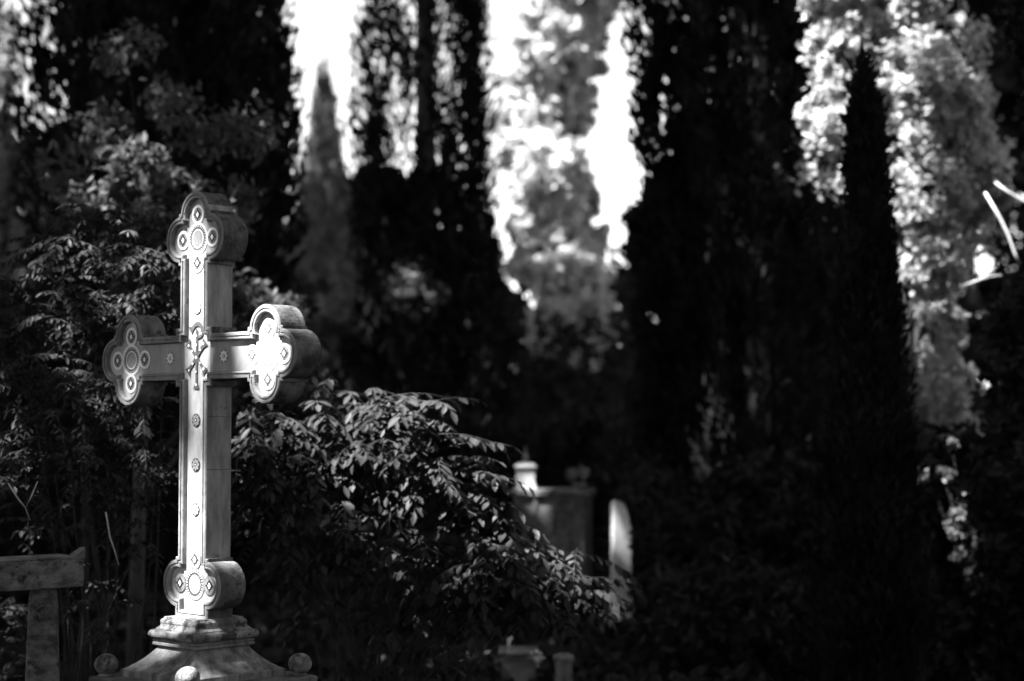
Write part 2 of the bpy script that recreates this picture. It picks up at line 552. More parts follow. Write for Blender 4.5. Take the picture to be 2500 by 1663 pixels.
for (su, sv) in ((-1, -1), (1, -1), (1, 1), (-1, 1)):
    fb = MB()
    prof = [(0.024, -1.1186), (0.024, -1.124 + 0.012), (0.018, -1.108)]
    prof = [(0.026, -1.1183), (0.026, -1.113), (0.018, -1.109), (0.018, -1.1075)]
    fb.stack([(h, HZ + v) for h, v in prof], su * 0.24, yc + sv * 0.24, n=20, smooth=True)
    sp = [(max(0.0415 * math.sin(t), 0.0008), -1.0835 - 0.0445 * 0.62 * math.cos(t) * -1 if False else -1.078 - 0.037 * math.cos(t)) for t in [math.pi * k / 14 for k in range(15)]]
    fb.stack([(h, HZ + v) for h, v in sp], su * 0.24, yc + sv * 0.24, n=28, smooth=True)
    fb.build('ball_finial', M['stone_moss'], root)

# ------------------------------------------------------------------ left table tomb
p0 = at(205, 1432, 6.9)
lt = empty('table_tomb', (p0.x, p0.y, 0), math.radians(41.6))
tag(lt, 'mossy stone lintel with upturned corner on a round column at the lower left', 'tomb')
z0 = p0.z
tb = MB()
tb.box(-1.3, 0, 0, 0.2, z0, z0 + 0.108)
tb.box(-1.28, -0.012, 0.012, 0.19, z0 + 0.1082, z0 + 0.118)
lin = tb.build('lintel', M['stone_dim'], lt, bevel=0.004)
ac = MB()
ac.add([(-0.055, 0.0, z0 + 0.1085), (0.004, 0.0, z0 + 0.1085), (0.006, 0.0, z0 + 0.155), (-0.055, 0.06, z0 + 0.1085), (0.004, 0.06, z0 + 0.1085), (0.006, 0.05, z0 + 0.15)],
       [(0, 1, 2), (3, 5, 4), (0, 2, 5, 3), (1, 4, 5, 2), (0, 3, 4, 1)])
ac.build('corner_ornament', M['stone_dim'], lin, bevel=0.003)
for cx in (-0.12, -1.13):
    cl = MB()
    H = z0
    cl.stack([(0.078, 0.0), (0.078, 0.06), (0.066, 0.08), (0.074, 0.12), (0.066, H * 0.6), (0.056, H - 0.07), (0.054, H - 0.035), (0.050, H - 0.015), (0.050, H - 0.0003)], cx, 0.1, n=36, smooth=True)
    cl.build('column', M['stone_dim'], lt)
ft = MB(); ft.box(-1.35, 0.05, -0.02, 0.45, -0.03, -0.0005 + 0.0)
mo = []
for i in range(900):
    x = -random.random() ** 0.8 * 1.1; y0 = random.uniform(0.0, 0.05)
    if math.sin(x * 23) + random.random() < 0.3: continue
    mo.append((x, y0 - 0.002, z0 + 0.112 - abs(random.gauss(0, 0.018))))
leaves('moss', mo, 0.009, 0.0035, M['cypress'], lt, bias=np.array([0, -0.6, -0.5]))['kind'] = 'stuff'

# ------------------------------------------------------------------ graves in the background
def stele():
    o = at(1343, 1640, 16)
    t = empty('stone_tomb', (o.x, o.y, 0), math.radians(-8))
    tag(t, 'blurred stone tomb with flat cornice and shallow niches, left of the pale slab', 'tomb')
    top = at(1343, 1195, 16).z - 0.0
    w2 = 0.335
    m = MB(); m.box(-w2, w2, 0, 0.5, 0, top - 0.062)
    m.build('tomb_body', M['stone_dark'], t, bevel=0.01)
    m = MB(); m.box(-w2 - 0.03, w2 + 0.03, -0.04, 0.54, top - 0.06, top); m.build('cornice', M['stone_dim'], t, bevel=0.01)
    for x in (-0.3, -0.13, 0.04, 0.3):
        m = MB(); m.box(x - 0.016, x + 0.016, -0.018, -0.001, 0.0, top - 0.063); m.build('pilaster', M['stone_dim'], t, bevel=0.004)
    for (a, b) in ((-0.28, -0.15), (-0.11, 0.02), (0.06, 0.28)):
        m = MB(); pts = [(a, -0.008, 0.2), (b, -0.008, 0.2), (b, -0.008, top - 0.24)]
        c = (a + b) / 2; r = (b - a) / 2
        pts += [(c + r * math.cos(u), -0.008, top - 0.24 + r * math.sin(u)) for u in [math.pi * k / 10 for k in range(1, 10)]] + [(a, -0.008, top - 0.24)]
        m.add(pts, [tuple(range(len(pts)))]); m.build('niche_panel', M['stone_dark'], t)
    return top
TZ = stele()
def lathe_thing(name, px, py_base, Y, prof, m, label, cat, z=None, parts=None):
    o = at(px, py_base, Y)
    zz = o.z if z is None else z
    mb = MB(); mb.stack([(r, h) for r, h in prof], 0, 0, n=20, smooth=True)
    ob = mb.build(name, m)
    ob.location = (o.x, o.y + 0.0, zz)
    tag(ob, label, cat)
    return ob
o = at(1283, 1200, 16.1)
lan = empty('grave_lantern', (o.x, o.y + 0.08, TZ + 0.0005)); tag(lan, 'white lantern with pointed cap standing on the blurred tomb', 'lantern')
m = MB(); m.box(-0.1, 0.1, -0.09, 0.09, 0, 0.028); m.box(-0.085, 0.085, -0.08, 0.08, 0.0282, 0.195); m.build('lantern_body', M['chalk'], lan, bevel=0.006)
m = MB(); m.stack([(0.1, 0.1955), (0.1, 0.215), (0.06, 0.235), (0.03, 0.245), (0.02, 0.25)], 0, 0); lcap = m.build('cap', M['chalk'], lan)
m = MB(); m.stack([(0.012, 0.2503), (0.024, 0.27), (0.028, 0.29), (0.02, 0.31), (0.008, 0.35), (0.003, 0.39)], 0, 0, n=14, smooth=True); m.build('finial', M['stone_clean'], lcap)
o = at(1415, 1200, 16.1)
pot = empty('flower_pot', (o.x, o.y + 0.1, TZ + 0.0005)); tag(pot, 'small dim pot of two round blooms on the right end of the blurred tomb', 'flower pot')
m = MB(); m.stack([(0.05, 0), (0.075, 0.045), (0.07, 0.05)], 0, 0, n=16, smooth=True); m.build('pot', M['stone_streak'], pot)
for dx, dz in ((-0.06, 0.135), (0.045, 0.155)):
    m = MB(); m.tube([(dx * .3, 0, 0.04), (dx, 0, dz - 0.02)], 0.005); m.build('stalk', M['vine_stem'], pot)
    pp = rng.normal(size=(60, 3)) * 0.022 + np.array([dx, 0, dz])
    leaves('bloom', pp, 0.022, 0.012, M['grey'], pot)

o = at(1520, 1515, 14.0)
sl = empty('pale_stele', (o.x, o.y, 0), math.radians(8)); tag(sl, 'tall pale marble slab half hidden by the dark cypress', 'gravestone')
zt = at(1520, 1222, 14).z
m = MB(); m.add([(-0.07, 0, 0.06), (0.075, 0, 0.06), (0.075, 0, zt - 0.24), (0.05, 0, zt - 0.12), (0.02, 0, zt - 0.03), (-0.04, 0, zt), (-0.07, 0, zt - 0.03)] +
                [(-0.07, 0.14, 0.06), (0.075, 0.14, 0.06), (0.075, 0.14, zt - 0.24), (0.05, 0.14, zt - 0.12), (0.02, 0.14, zt - 0.03), (-0.04, 0.14, zt), (-0.07, 0.14, zt - 0.03)],
                [tuple(range(7)), tuple(range(7, 14))[::-1]] + [(i, i + 7, (i + 1) % 7 + 7, (i + 1) % 7) for i in range(7)])
m.build('slab', M['chalk'], sl, bevel=0.008)
m = MB(); m.box(-0.10, 0.16, -0.05, 0.19, -0.02, 0.0598); m.build('plinth', M['stone_streak'], sl, bevel=0.008)

o = at(1377, 1600, 9.5)
gp = empty('stone_post', (o.x, o.y, 0)); tag(gp, 'dim square stone post at the bottom edge beneath the vine tips', 'post')
m = MB(); m.box(-0.045, 0.045, 0, 0.09, -0.02, o.z - 0.03); m.build('shaft', M['stone_streak'], gp, bevel=0.004)
m = MB(); m.stack([(0.055, o.z - 0.0298), (0.055, o.z - 0.012), (0.02, o.z + 0.006)], 0, 0.045); m.build('cap', M['stone_streak'], gp)

o = at(1262, 1592, 10.5)
lg = empty('low_grave', (o.x, o.y, 0)); tag(lg, 'low dark grave ledge near the bottom edge right of the vine', 'grave')
m = MB(); m.box(-0.11, 0.13, 0, 0.3, o.z - 0.022, o.z); m.build('ledge', M['stone_dim'], lg, bevel=0.004)
m = MB(); m.box(-0.09, 0.11, 0.02, 0.28, -0.02, o.z - 0.0225); m.build('base', M['stone_dark'], lg)
cd = MB(); cd.stack([(0.015, 0), (0.016, 0.075), (0.012, 0.085), (0.006, 0.09), (0.005, 0.11)], 0, 0, n=16, smooth=True)
cdo = cd.build('grave_candle', M['chalk']); cdo.location = (o.x - 0.04, o.y + 0.06, o.z + 0.0004); tag(cdo, 'small white candle standing on the low grave ledge', 'candle')
fl_ = empty('white_flower', (o.x + 0.115, o.y + 0.05, o.z + 0.0)); tag(fl_, 'round white blossom beside the candle on the low grave', 'flower')
pp = rng.normal(size=(110, 3)) * 0.014 + np.array([0, -0.02, -0.03])
leaves('blossom', pp, 0.018, 0.010, M['petal'], fl_)
m = MB(); m.tube([(0, 0.0, 0.0), (0, -0.01, -0.02)], 0.004); m.build('stalk', M['vine_stem'], fl_)
o = at(1440, 1640, 12.5)
ur = MB(); ur.stack([(0.05, 0), (0.05, 0.02), (0.022, 0.04), (0.028, 0.09), (0.075, 0.16), (0.08, 0.2), (0.055, 0.215), (0.095, 0.235), (0.095, 0.25)], 0, 0, n=22, smooth=True)
uo = ur.build('stone_urn', M['stone']); uo.location = (o.x, o.y, o.z - 0.17); tag(uo, 'small grey stone urn low between the post and the dark cypress', 'urn')
ub = MB(); ub.box(-0.09, 0.09, -0.09, 0.09, -(o.z - 0.17) - 0.02, -0.0004); ub.build('pier', M['stone_dark'], uo)

# ------------------------------------------------------------------ ground
g = MB()
G = 40; ext = 160
vs = [(-ext + 2 * ext * i / G, -60 + 2 * ext * j / G, -0.002 + 0.0 * i) for j in range(G + 1) for i in range(G + 1)]
fs = [(j * (G + 1) + i, j * (G + 1) + i + 1, (j + 1) * (G + 1) + i + 1, (j + 1) * (G + 1) + i) for j in range(G) for i in range(G)]
g.add(vs, fs)
tag(g.build('ground', M['ground']), kind='structure')

ni = 26000
Y_ = rng.uniform(6.5, 26, ni); P_ = np.stack([rng.uniform(-0.33, 0.33, ni) * Y_, Y_, np.abs(rng.normal(0, 0.06, ni)) + 0.01], 1)
tag(leaves('ground_ivy', P_, 0.05, 0.035, M['leaf_dark'], None), kind='stuff')
# ------------------------------------------------------------------ trees
def noisy(P, s):
    return np.array([noise.noise(Vector(p) * s) for p in P])

def cypress(px, Y, z_top, r_max, label, n=26000, m='cypress', apex=1.0, fill=1.0, streak=0, z0=0.2, group='cypress trees', name='cypress_tree', leafL=0.055, rough=0.18, z_wide=0.35, thin_above=None, x=None):
    X = at(px, 1040, Y).x if x is None else x
    t = empty(name, (X, Y, 0)); tag(t, label, 'tree', group)
    tr = MB(); tr.tube([(0, 0, -0.1), (0.02, 0.01, z_top * .3), (-0.03, 0, z_top * .6), (0, 0, z_top * .93)], [r_max * .16, r_max * .13, r_max * .08, 0.01], 9)
    tr.build('trunk', M['bark'], t)
    H = z_top - z0
    seed = random.random() * 100
    def rad(u, a):
        # u: 0 bottom .. 1 top
        base = np.where(u < z_wide, 0.72 + 0.28 * (u / z_wide), ((1 - u) / (1 - z_wide)) ** (0.75 * apex))
        return base * r_max
    # clumps
    nc = int(n / 45)
    u = rng.uniform(0, 1, nc) ** 0.85; a = rng.uniform(0, 2 * math.pi, nc)
    k = rng.uniform(0.5, 1.0, nc) ** 0.6
    lump = 1 + rough * np.sin(a * 3 + u * 9 + seed) + rough * np.sin(a * 5 - u * 27 + seed * 2) * 0.8 + rng.normal(0, rough * 0.5, nc)
    rr = rad(u, a) * k * lump
    C = np.stack([rr * np.cos(a), rr * np.sin(a), z0 + u * H], 1)
    if streak:
        keep = np.ones(nc, bool)
        hole = 0.8 * np.sin(C[:, 0] * 15 + 1.0) + 0.8 * np.sin(C[:, 0] * 31 + C[:, 2] * 2.2) + 0.8 * np.sin(C[:, 2] * 7.3 + C[:, 0] * 9)
        thr = np.where(C[:, 2] > thin_above, streak, 5)
        keep = hole < thr
        C = C[keep]; nc = len(C)
    per = max(1, n // max(nc, 1))
    P = np.repeat(C, per, 0)
    cl = 0.10 * r_max ** 0.5
    P = P + rng.normal(size=P.shape) * np.array([cl * .6, cl * .6, cl * 2.0])
    out = P.copy(); out[:, 2] = 0; out = unit(out)
    leaves('crown', P, leafL, leafL * 0.33, M[m], t, bias=np.array([0, 0, 1.4]) + out * 0.7, spread=0.7)
    if fill:
        nf = int(1500 * fill * r_max * H / 8)
        u = rng.uniform(0, 0.94, nf); a = rng.uniform(0, 2 * math.pi, nf)
        rr = rad(u, a) * rng.uniform(0, 0.62, nf)
        P = np.stack([rr * np.cos(a), rr * np.sin(a), z0 + u * H], 1)
        if thin_above: P = P[P[:, 2] < thin_above]
        leaves('inner_foliage', P, 0.16, 0.06, M[m], t, bias=np.array([0, 0, 1.0]))
    return t

def tree(px, Y, blobs, label, m, n, leafL, leafW, trunk_r=0.12, group=None, name='tree', bias=None, density_noise=None):
    """blobs: list of (px, py, dY, r_px_x, r_px_y) at distance Y+dY"""
    X = at(px, 1040, Y).x
    t = empty(name, (X, Y, 0)); tag(t, label, 'tree' if name.endswith('tree') else 'bush', group)
    cs = []
    for (bx, by, dY, rx, ry) in blobs:
        c = at(bx, by, Y + dY); s = (Y + dY) / F
        cs.append((c - Vector((X, Y, 0)), rx * s, ry * s))
    zm = max(c.z for c, _, _ in cs)
    tr = MB()
    tr.tube([(0, 0, -0.05), (0.03, 0.02, zm * .35), (0.0, 0.05, zm * .8)], [trunk_r, trunk_r * .8, trunk_r * .35], 9)
    for c, rx, rz in cs:
        st = Vector((0.01, 0.02, max(0.1, min(zm * .75, c.z * 0.55))))
        mid = st.lerp(c, 0.5) + Vector((0, 0, 0.1 * rx))
        if rx < 0.205 and max(q[1] for q in cs) >= 0.205:
            nb_ = min((q for q in cs if q[1] >= 0.205), key=lambda q: (q[0] - c).length)[0]
            tr.tube([nb_, nb_.lerp(c, .5) + Vector((0.03, 0, 0.03)), c], [0.002, 0.0015, 0.0008], 3)
            continue
        tr.tube([st, mid, c], [trunk_r * .4, trunk_r * .28, trunk_r * .1], 6)
    tr.build('trunk', M['bark'], t)
    tot = sum(rx * rx * rz for c, rx, rz in cs)
    Ps = []
    for c, rx, rz in cs:
        k = max(90 if max(q[1] for q in cs) > 0.2 else 30, int(n * rx * rx * rz / tot))
        if rx < 0.205: k = min(k, 240)
        nc = max(3, k // 30)
        D = rand_dirs(nc) * (rng.uniform(0.2 if rx < 0.205 else 0.35, 1, (nc, 1)) ** 0.45)
        C = np.array(c) + D * np.array([rx, rx, rz])
        Pp = np.repeat(C, 30, 0) + rng.normal(size=(nc * 30, 3)) * min(rx, rz) * (0.11 if rx >= 0.205 else 0.42)
        Ps.append(Pp)
    P = np.concatenate(Ps)
    P = P[P[:, 2] > 0.02]
    leaves('crown', P, leafL, leafW, M[m], t, bias=bias)
    return t

# dark cypresses, left group
cypress(260, 17, 12.5, 0.82, 'dark cypress at the left edge of the photo, above the table tomb', n=42000, fill=1.5, x=None)
cypress(390, 15.5, 12.0, 0.85, 'dark cypress straight above the cross with small gaps of sky', n=40000, rough=0.16, fill=1.2)
cypress(535, 16.5, 12.5, 0.80, 'dark cypress bordering the left side of the bright sky gap', n=44000, fill=1.6, rough=0.1)
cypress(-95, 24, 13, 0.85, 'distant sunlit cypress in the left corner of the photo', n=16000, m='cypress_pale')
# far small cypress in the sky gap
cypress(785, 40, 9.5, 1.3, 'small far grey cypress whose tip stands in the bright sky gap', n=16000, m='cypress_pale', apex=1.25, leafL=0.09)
# middle tree with gaps
cypress(1035, 21, 15.0, 1.0, 'sparse cypress with vertical gaps of sky between its branches', n=52000, streak=1.2, thin_above=4.6, fill=1.5, rough=0.10, z_wide=0.12)
# sunlit tree
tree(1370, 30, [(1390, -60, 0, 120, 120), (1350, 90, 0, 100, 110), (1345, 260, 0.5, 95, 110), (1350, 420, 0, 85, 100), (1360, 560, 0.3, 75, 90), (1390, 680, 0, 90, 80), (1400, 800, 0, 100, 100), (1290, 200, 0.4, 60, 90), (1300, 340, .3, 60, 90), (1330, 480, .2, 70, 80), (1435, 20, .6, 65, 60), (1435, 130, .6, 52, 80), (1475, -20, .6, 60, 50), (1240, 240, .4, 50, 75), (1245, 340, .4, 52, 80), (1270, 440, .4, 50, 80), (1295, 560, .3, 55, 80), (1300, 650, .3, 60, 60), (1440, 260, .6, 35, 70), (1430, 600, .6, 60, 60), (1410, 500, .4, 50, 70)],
     'bright sunlit tree between the two sky gaps', 'leaf_sunlit', 60000, 0.075, 0.045, 0.14, name='tree')
# dark cypresses right of centre
cypress(1703, 17.5, 13, 0.71, 'dark cypress bordering the slender white sky gap on its right', n=42000, rough=0.07, z_wide=0.6)
cypress(1850, 16.5, 13, 0.78, 'second dark cypress right of the slender white sky gap', n=28000, fill=0.55, rough=0.2)
# sunlit foliage at the right with dark spire in front
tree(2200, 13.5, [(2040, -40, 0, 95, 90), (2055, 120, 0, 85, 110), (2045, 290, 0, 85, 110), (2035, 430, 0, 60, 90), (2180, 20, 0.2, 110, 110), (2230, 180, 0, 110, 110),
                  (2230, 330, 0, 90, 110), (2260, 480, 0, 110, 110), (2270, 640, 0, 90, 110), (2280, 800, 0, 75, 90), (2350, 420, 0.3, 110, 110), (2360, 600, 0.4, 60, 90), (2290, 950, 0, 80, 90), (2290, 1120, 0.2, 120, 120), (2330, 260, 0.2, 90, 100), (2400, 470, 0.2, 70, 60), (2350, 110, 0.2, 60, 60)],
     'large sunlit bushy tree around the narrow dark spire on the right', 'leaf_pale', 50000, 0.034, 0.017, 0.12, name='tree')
cypress(2120, 10.0, at(2120, 225, 10).z, 0.33, 'narrow dark cypress spire standing before the sunlit tree on the right', n=30000, apex=1.15, leafL=0.032, rough=0.10, z_wide=0.05, fill=2.0)
cypress(1960, 19, 14, 0.55, 'third dark cypress, nearly hidden left of the narrow spire', n=18000)
tree(2640, 10.5, [(2600, 60, 0, 150, 160), (2620, 300, 0, 120, 160), (2600, 560, 0, 90, 130), (2560, 850, 0, 150, 200), (2540, 1200, 0, 160, 200)],
     'dark leafy tree at the right edge of the photo', 'leaf_dark', 12000, 0.045, 0.018, 0.1, name='tree')

# closing row of far trees
k = 0
names = ['far left corner', 'left of the cross', 'behind the cross head', 'under the left sky gap', 'under the sparse cypress', 'below the sunlit tree', 'under the slender sky gap', 'behind the dark cypresses', 'behind the second dark cypress', 'behind the narrow spire', 'behind the sunlit bush', 'at the far right']
tops = [300, 330, 380, 440, 430, 560, 680, 420, 60, -200, -250, -250]
for i, px in enumerate([-60, 160, 390, 640, 900, 1160, 1440, 1690, 1900, 2130, 2370, 2600]):
    Y = 46 + (i % 3) * 1.5
    ty = tops[i]
    tree(px, Y, [(px, ty + 110, 0, 150, 130), (px - 60, ty + 300, 0.5, 150, 160), (px + 70, ty + 330, -0.5, 150, 160), (px, ty + 560, 0, 170, 190), (px + 20, 1080, 0, 190, 160)] + ([(px, 700, 0, 170, 220), (px + 60, 880, 0, 170, 190)] if ty < 100 else []),
         'dark round far tree %s' % names[i], 'leaf_dark', 6500, 0.30, 0.15, 0.25, group='dark trees closing the background', name='tree')

# mid distance dark shrubs (hide the ground)
def shrub(px, py_top, Y, wpx, label, m='leaf_dark', n=9000, L=0.05, W=0.02, group='dark shrubs among the graves'):
    s = Y / F
    zt = at(px, py_top, Y).z
    X = at(px, 1040, Y).x
    t = empty('shrub', (X, Y, 0)); tag(t, label, 'bush', group)
    st = MB()
    for q in range(5):
        a = q * 1.3
        st.tube([(0.04 * math.cos(a), 0.04 * math.sin(a), -0.02), (0.25 * wpx * s * math.cos(a), 0.2 * wpx * s * math.sin(a), zt * 0.7)], [0.022, 0.008], 6)
    st.build('stem', M['bark'], t)
    nc = n // 30
    D = rand_dirs(nc) * (rng.uniform(0.2, 1, (nc, 1)) ** 0.5)
    C = D * np.array([wpx * s * 0.5, wpx * s * 0.42, zt * 0.52]) + np.array([0, 0, zt * 0.5])
    P = np.repeat(C, 30, 0) + rng.normal(size=(nc * 30, 3)) * 0.055
    P = P[P[:, 2] > 0.01]
    leaves('foliage', P, L, W, M[m], t)
    return t
for (px, py, Y, wd, lb) in [
        (700, 640, 24, 420, 'dark rounded shrub behind the right arm of the cross'),
        (1000, 640, 25, 380, 'dark rounded shrub under the sparse cypress'),
        (1250, 700, 25.5, 380, 'dark rounded shrub under the left half of the sunlit tree'),
        (1480, 760, 25, 340, 'dark rounded shrub under the slender white gap'),
        (1120, 1000, 19, 360, 'low dark shrub left of the blurred tomb'),
        (1400, 1010, 20, 340, 'low dark shrub right behind the blurred tomb'),
        (1640, 1150, 15.8, 300, 'low dark shrub at the foot of the cypress beside the pale slab'),
        (1880, 1120, 14.5, 360, 'low dark shrub at the foot of the second dark cypress'),
        (2330, 1060, 12.0, 420, 'low dark shrub under the sunlit tree on the right'),
        (2560, 1120, 11.0, 360, 'low dark shrub in the lower right corner'),
        (80, 760, 12.5, 460, 'dark shrub rising behind the left vine'),
        (1700, 1430, 12.6, 260, 'small dark shrub in front of the pale slab foot'),
        (1800, 1400, 11.5, 420, 'small dark shrub at the bottom edge below the cypresses'),
        (2100, 1390, 10.8, 420, 'small dark shrub at the foot of the narrow spire'),
        (1080, 1330, 13.5, 300, 'small dark shrub hidden by the right vine')]:
    shrub(px, py, Y, wd, lb)
# pale bush behind the head of the cross
tree(330, 10.5, [(330, 420, 0, 90, 80), (250, 500, 0, 70, 70), (400, 480, 0.2, 90, 80), (330, 560, 0, 120, 90), (480, 560, 0.3, 80, 70), (560, 520, 0.5, 60, 80), (660, 780, 0.2, 120, 70), (600, 740, 0.2, 60, 60), (420, 680, 0, 140, 110), (600, 900, 0, 170, 130), (245, 300, 0.3, 50, 75), (400, 250, 0.5, 80, 45), (500, 330, 0.4, 60, 50), (300, 110, 0.5, 70, 60), (620, 330, .5, 80, 60), (160, 420, .3, 60, 60)],
     'pale blurred bush behind the head and right arm of the cross', 'leaf_mid', 17000, 0.034, 0.017, 0.05, name='bush')
tree(1000, 22.8, [(995, 690, -2.6, 38, 60), (1000, 740, -2.6, 55, 45), (1060, 715, -2.6, 25, 35)], 'small pointed pale shrub lit in front of the sparse cypress', 'leaf_mid', 1500, 0.05, 0.02, 0.04, name='bush')

tree(2360, 11.2, [(2300 + random.gauss(40, 22), 1290 + random.gauss(0, 32), 0, random.uniform(6, 15), random.uniform(8, 20)) for _ in range(13)] + [(2300 + random.gauss(0, 22), 1165 + random.gauss(0, 10), 0, random.uniform(5, 13), random.uniform(5, 10)) for _ in range(6)] + [(2322, 1082, 0, 10, 8), (2470, 1285, 0, 8, 12), (2275, 1480, 0, 9, 12), (2400, 1230, 0, 6, 8)],
     'low dark bush with a few sunlit sprigs at the lower right', 'leaf_mid', 400, 0.024, 0.013, 0.002, name='bush')
tree(1600, 13.4, [(1590, 1310, 0, 34, 70), (1585, 1420, 0, 40, 60), (1600, 1500, 0, 50, 60), (1570, 1250, 0, 20, 40)],
     'thin dark leafy bush overlapping the right side of the pale slab', 'leaf_dark', 3000, 0.035, 0.018, 0.02, name='bush')
# ------------------------------------------------------------------ pinnate vines near the cross
def vine(name, label, spots, n_leaf, m='leaf', leaflet=(0.034, 0.0125), rach=(0.15, 0.25), droop=0.9, base_at=None):
    """spots: (px, py, Y, r_px) regions where compound leaves hang"""
    bx = at(*base_at)
    t = empty(name, (bx.x, bx.y, 0)); tag(t, label, 'vine')
    off = Vector((bx.x, bx.y, 0))
    stems = MB()
    P = []; A = []; B = []
    tot = sum(s[3] ** 2 * (s[4] if len(s) > 4 else 1) for s in spots)
    for sp in spots:
        px, py, Y, r = sp[:4]
        wgt = sp[4] if len(sp) > 4 else 1
        c = at(px, py, Y) - off; rad = r * Y / F
        root_ = Vector((random.uniform(-0.2, 0.2), random.uniform(-0.05, 0.2), 0))
        mid = root_.lerp(c, 0.55) + Vector((random.uniform(-.1, .1), random.uniform(-0.05, .1), 0.18))
        stems.tube([root_, root_.lerp(mid, .5) + Vector((0.03, 0, 0.04)), mid, mid.lerp(c, .6) + Vector((0, 0, .04)), c], [0.007, 0.006, 0.004, 0.003, 0.0015], 6)
        k = max(1, int(n_leaf * r * r * wgt / tot))
        for _ in range(k):
            d = Vector(rand_dirs(1)[0]) * (random.random() ** 0.45)
            p = c + Vector((d.x * rad, d.y * rad * 0.8, d.z * rad))
            az = random.uniform(0, 2 * math.pi)
            if random.random() < 0.55: az = -math.pi / 2 + random.gauss(0, 1.0)      # lean outwards, to the light
            L = random.uniform(*rach)
            el = random.uniform(-0.1, 0.6)
            dirv = Vector((math.cos(az) * math.cos(el), math.sin(az) * math.cos(el), math.sin(el)))
            nl = random.randint(4, 6)
            side = dirv.cross(Vector((0, 0, 1))).normalized()
            pts = [p]
            q = p.copy()
            dv = dirv.copy()
            pos = []
            for i in range(nl + 1):
                dv = (dv + Vector((0, 0, -0.16 * droop))).normalized()
                q = q + dv * (L / nl)
                pts.append(q.copy()); pos.append((q.copy(), dv.copy()))
            stems.tube(pts, [0.0014] * len(pts), 3)
            fade = 1.0
            for i, (qq, dd) in enumerate(pos):
                sc = random.uniform(0.6, 1.2) * (1.0 - 0.35 * abs(i / nl - 0.45))
                for sg in (-1, 1):
                    if i == nl and sg == 1: continue
                    ld = (side * sg * (0.75 if i < nl else 0.0) + dd * 0.55 + Vector((0, 0, -0.55 * droop)) + Vector(rand_dirs(1)[0]) * 0.22).normalized()
                    ll = leaflet[0] * sc
                    nb = ld.cross(Vector((0, 0, 1)) + Vector(rand_dirs(1)[0]) * 0.35).normalized()
                    P.append(qq + ld * ll); A.append(ld * ll); B.append(nb * leaflet[1] * sc)
    stems.build('stems', M['vine_stem'], t)
    P = np.array([tuple(x) for x in P]); A = np.array([tuple(x) for x in A]); B = np.array([tuple(x) for x in B])
    keep = P[:, 2] > 0.02
    link('foliage', leaf_mesh('foliage', P[keep], A[keep], B[keep], -0.35), t, M[m])
    return t
vine('climbing_vine', 'drooping pinnate vine filling the space right of the cross shaft',
     [(640, 1080, 7.85, 95), (760, 1010, 8.05, 80), (700, 1180, 7.85, 90), (820, 970, 8.15, 55), (900, 1090, 7.95, 90), (960, 1010, 7.95, 60), (1030, 1010, 7.85, 45), (1060, 1120, 7.85, 60), (1010, 1180, 7.95, 70), (1110, 1140, 7.85, 45), (1120, 1210, 7.95, 60), (1200, 1285, 7.95, 45), (1180, 1375, 7.85, 75), (1260, 1375, 7.95, 55), (1340, 1355, 8.05, 40), (1330, 1435, 7.95, 60), (1420, 1435, 8.05, 35), (1420, 1345, 8.15, 22), (1240, 1465, 7.85, 70), (1350, 1465, 7.95, 50), (1400, 1485, 7.95, 35), (680, 1300, 7.85, 90, .6), (820, 1290, 7.95, 100, .6), (960, 1330, 7.85, 70, .7), (760, 1420, 7.95, 90, .35), (940, 1450, 8.05, 100, .3), (1100, 1480, 8.05, 100, .3), (1060, 1400, 7.95, 70, .4), (850, 1180, 8.15, 80), (620, 970, 8.05, 60), (1100, 1620, 8.35, 70, .3), (800, 1600, 8.35, 90, .2)],
     500, leaflet=(0.040, 0.0175), rach=(0.18, 0.28), base_at=(900, 1640, 8.3))
vine('climbing_vine', 'dense dark vine filling the left side behind the cross',
     [(60, 700, 7.9, 90), (180, 640, 7.8, 90), (120, 580, 8.0, 60), (260, 560, 7.9, 80), (350, 640, 7.7, 80), (300, 760, 7.7, 90), (180, 780, 7.7, 100), (40, 830, 7.8, 100), (210, 540, 8.0, 50), (400, 560, 7.9, 60),
      (400, 760, 7.8, 70), (100, 950, 7.5, 120), (240, 960, 7.6, 90, .8), (350, 1040, 7.6, 90), (200, 1100, 7.4, 110, .6), (60, 1120, 7.4, 110, .6), (380, 1180, 7.5, 80, .7), (260, 1240, 7.4, 100, .5), (120, 1270, 7.8, 90, .4),
      (370, 1310, 7.4, 60, .5), (230, 1420, 7.6, 80, .3), (20, 1520, 8.2, 80, .5), (60, 1600, 8.2, 70, .5), (280, 1540, 7.4, 70, .3)],
     760, leaflet=(0.026, 0.0095), rach=(0.12, 0.20), base_at=(220, 1640, 8.0))
